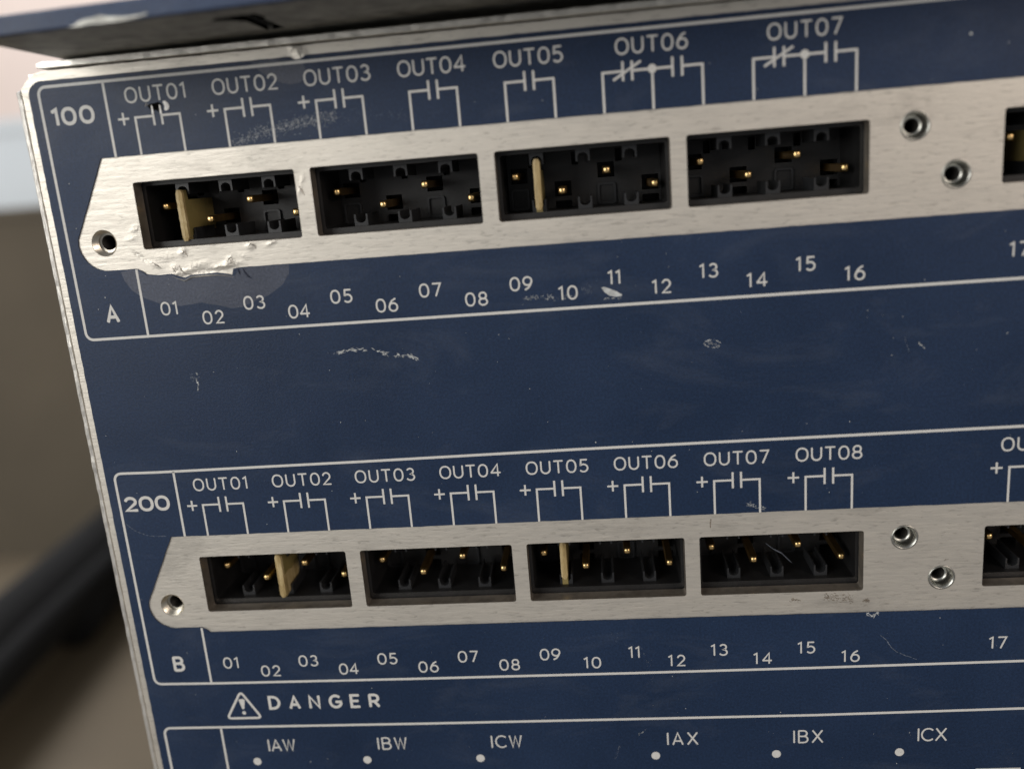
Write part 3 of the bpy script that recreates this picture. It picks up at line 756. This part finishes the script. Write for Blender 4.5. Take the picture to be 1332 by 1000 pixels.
slab('top_sheet', M_PLATEBLUE, -7.4, XR, -150, 13.35, 11.02, 12.28)
mb = MB(); mb.box(-7.6, XR, 10.5, 12.22, 13.4, 13.75); mb.v = [(x, y + tilt(x), z) for x, y, z in mb.v]
xs = jag(-7.6, XR, 1.2, 1, 8)
fe = MB(); vs = []; fs = []
for x, j in xs:
    t = tilt(x); e = .05 * j
    vs += [(x, 10.46 + t + e, 13.36), (x, 10.52 + t + e, 13.62), (x, 10.62 + t, 13.75), (x, 12.12 + t, 13.75), (x, 12.25 + t + e * .4, 13.62), (x, 12.29 + t, 13.36)]
for i in range(len(xs) - 1):
    for k in range(5): fs.append((6 * i + k, 6 * i + 6 + k, 6 * i + 7 + k, 6 * i + 1 + k))
fs.append((0, 1, 2, 3, 4, 5)); fe.add(vs, fs); fe.build('front_edge', M_PLATEBLUE, plate)
L = [(2.2, 10.5), (2.8, 10.62), (3.2, 10.85), (3.9, 11.0), (4.8, 11.08), (5.4, 11.2), (6.0, 11.02), (7.2, 10.86), (8.3, 10.8), (9.2, 10.85), (9.8, 10.95), (9.7, 10.72), (8.6, 10.6), (7.6, 10.5)]
L = [(x, y) for x, y in densify(L, .25, .08, 9)]
mb = MB(); sheet(mb, L, [], 13.5, 13.79); mb.v = [(x, y + tilt(x) * 1.0, z) for x, y, z in mb.v]
mb.build('paint_chip', M_CHIP, plate)
mb = MB()
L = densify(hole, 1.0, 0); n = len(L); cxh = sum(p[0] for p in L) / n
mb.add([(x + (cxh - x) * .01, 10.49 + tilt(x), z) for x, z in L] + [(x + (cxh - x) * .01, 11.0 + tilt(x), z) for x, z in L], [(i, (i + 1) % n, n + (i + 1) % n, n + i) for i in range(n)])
mb.build('notch_wall', M_VOID, plate)  # black lining, shadow of the notch painted in
mb = MB(); mb.box(13.2, 19.0, 11.33, 11.35, .8, 10.4); mb.build('notch_bottom', M_VOID, plate)  # black sheet added as the shadow at the notch's end
# thread of the screw seen in the notch
mb = MB()
for i in range(7): mb.box(16.75, 17.15 + .1 * (i % 2), 11.1, 11.25, 2.4 + i * .95, 2.7 + i * .95)
mb.build('screw_thread', M_BORE, plate)

# ------------------------------------------------------------------ surroundings, far out of focus
mb = MB(); mb.box(-900, 700, -232, -212, -560, 160); mb.build('bench_top', M_BENCH, kind='structure')
mb = MB(); mb.box(-1400, 900, -700, 1600, -1900, -1880); mb.build('wall', M_WALL, kind='structure')
mb = MB(); mb.box(-1400, 900, -702, -700, -1880, 400); mb.build('floor', M_BOARD, kind='structure')
def bev(mb, x0, x1, y0, y1, z0, z1, r):
    b = MB(); sheet(b, rrect(x0, x1, y0, y1, r, 5), [], z0, z1); mb.add(b.v, b.f)
bd = empty('brown_back_board', (-450, -212, -388), label='brown upright board at the back of the bench, blurred, left of the chassis', category='board')
mb = MB(); bev(mb, -900, 100, -212, -8, -396, -380, 4); mb.build('board', M_BOARD, bd)
mb = MB(); bev(mb, -900, 100, -7.9, -2.4, -399, -377, 2); mb.build('top_rail', M_BOARD, bd)
pb = empty('pale_blue_box', (-420, -212, -650), label='pale blue white box standing behind the brown board, blurred', category='box')
mb = MB(); bev(mb, -560, -360, -212, 62, -760, -640, 8); mb.build('box_body', M_PALE, pb)
mb = MB(); bev(mb, -561, -359, 62.1, 72, -761, -639, 5); mb.build('lid', M_PALE, pb)
# thick black tube lying on the bench behind the chassis
def tube(mb, P, R, n=20):
    vs = []; m_ = len(P)
    for i, p in enumerate(P):
        a = Vector(P[max(0, i - 1)]); b = Vector(P[min(m_ - 1, i + 1)]); d = (b - a).normalized()
        u = d.cross(Vector((0, 1, 0))).normalized(); v = u.cross(d)
        for k in range(n):
            t = 2 * math.pi * k / n; q = Vector(p) + (u * math.cos(t) + v * math.sin(t)) * R[i]; vs.append(tuple(q))
    fs = [(i * n + k, i * n + (k + 1) % n, (i + 1) * n + (k + 1) % n, (i + 1) * n + k) for i in range(m_ - 1) for k in range(n)]
    fs += [tuple(range(n)), tuple((m_ - 1) * n + k for k in range(n))]
    mb.add(vs, fs)
tb = empty('black_cable_bundle', (-230, -212, -250), label='thick black bundle of cables lying on the bench, blurred, left of the chassis', category='cables')
def run(ox, oy, r, name):
    P = [(-216, -187, -110), (-222, -187, -187), (-228, -187, -241), (-232, -187, -289), (-237, -187, -347), (-238, -187, -362), (-238.5, -187, -370)]
    mb = MB(); tube(mb, [(x + ox, y + oy, z) for x, y, z in P], [r] * 7); mb.build(name, M_RUB, tb, smooth=True)
run(4, -3, 18, 'cable'); run(20, 0, 8, 'cable')
mb = MB(); tube(mb, [(-211, -198, -262), (-212, -198, -266), (-216, -196, -300), (-219, -194, -330), (-220, -194, -334)], [7, 13, 13, 12, 7], 12); mb.build('plug', M_RUB, tb, smooth=True)
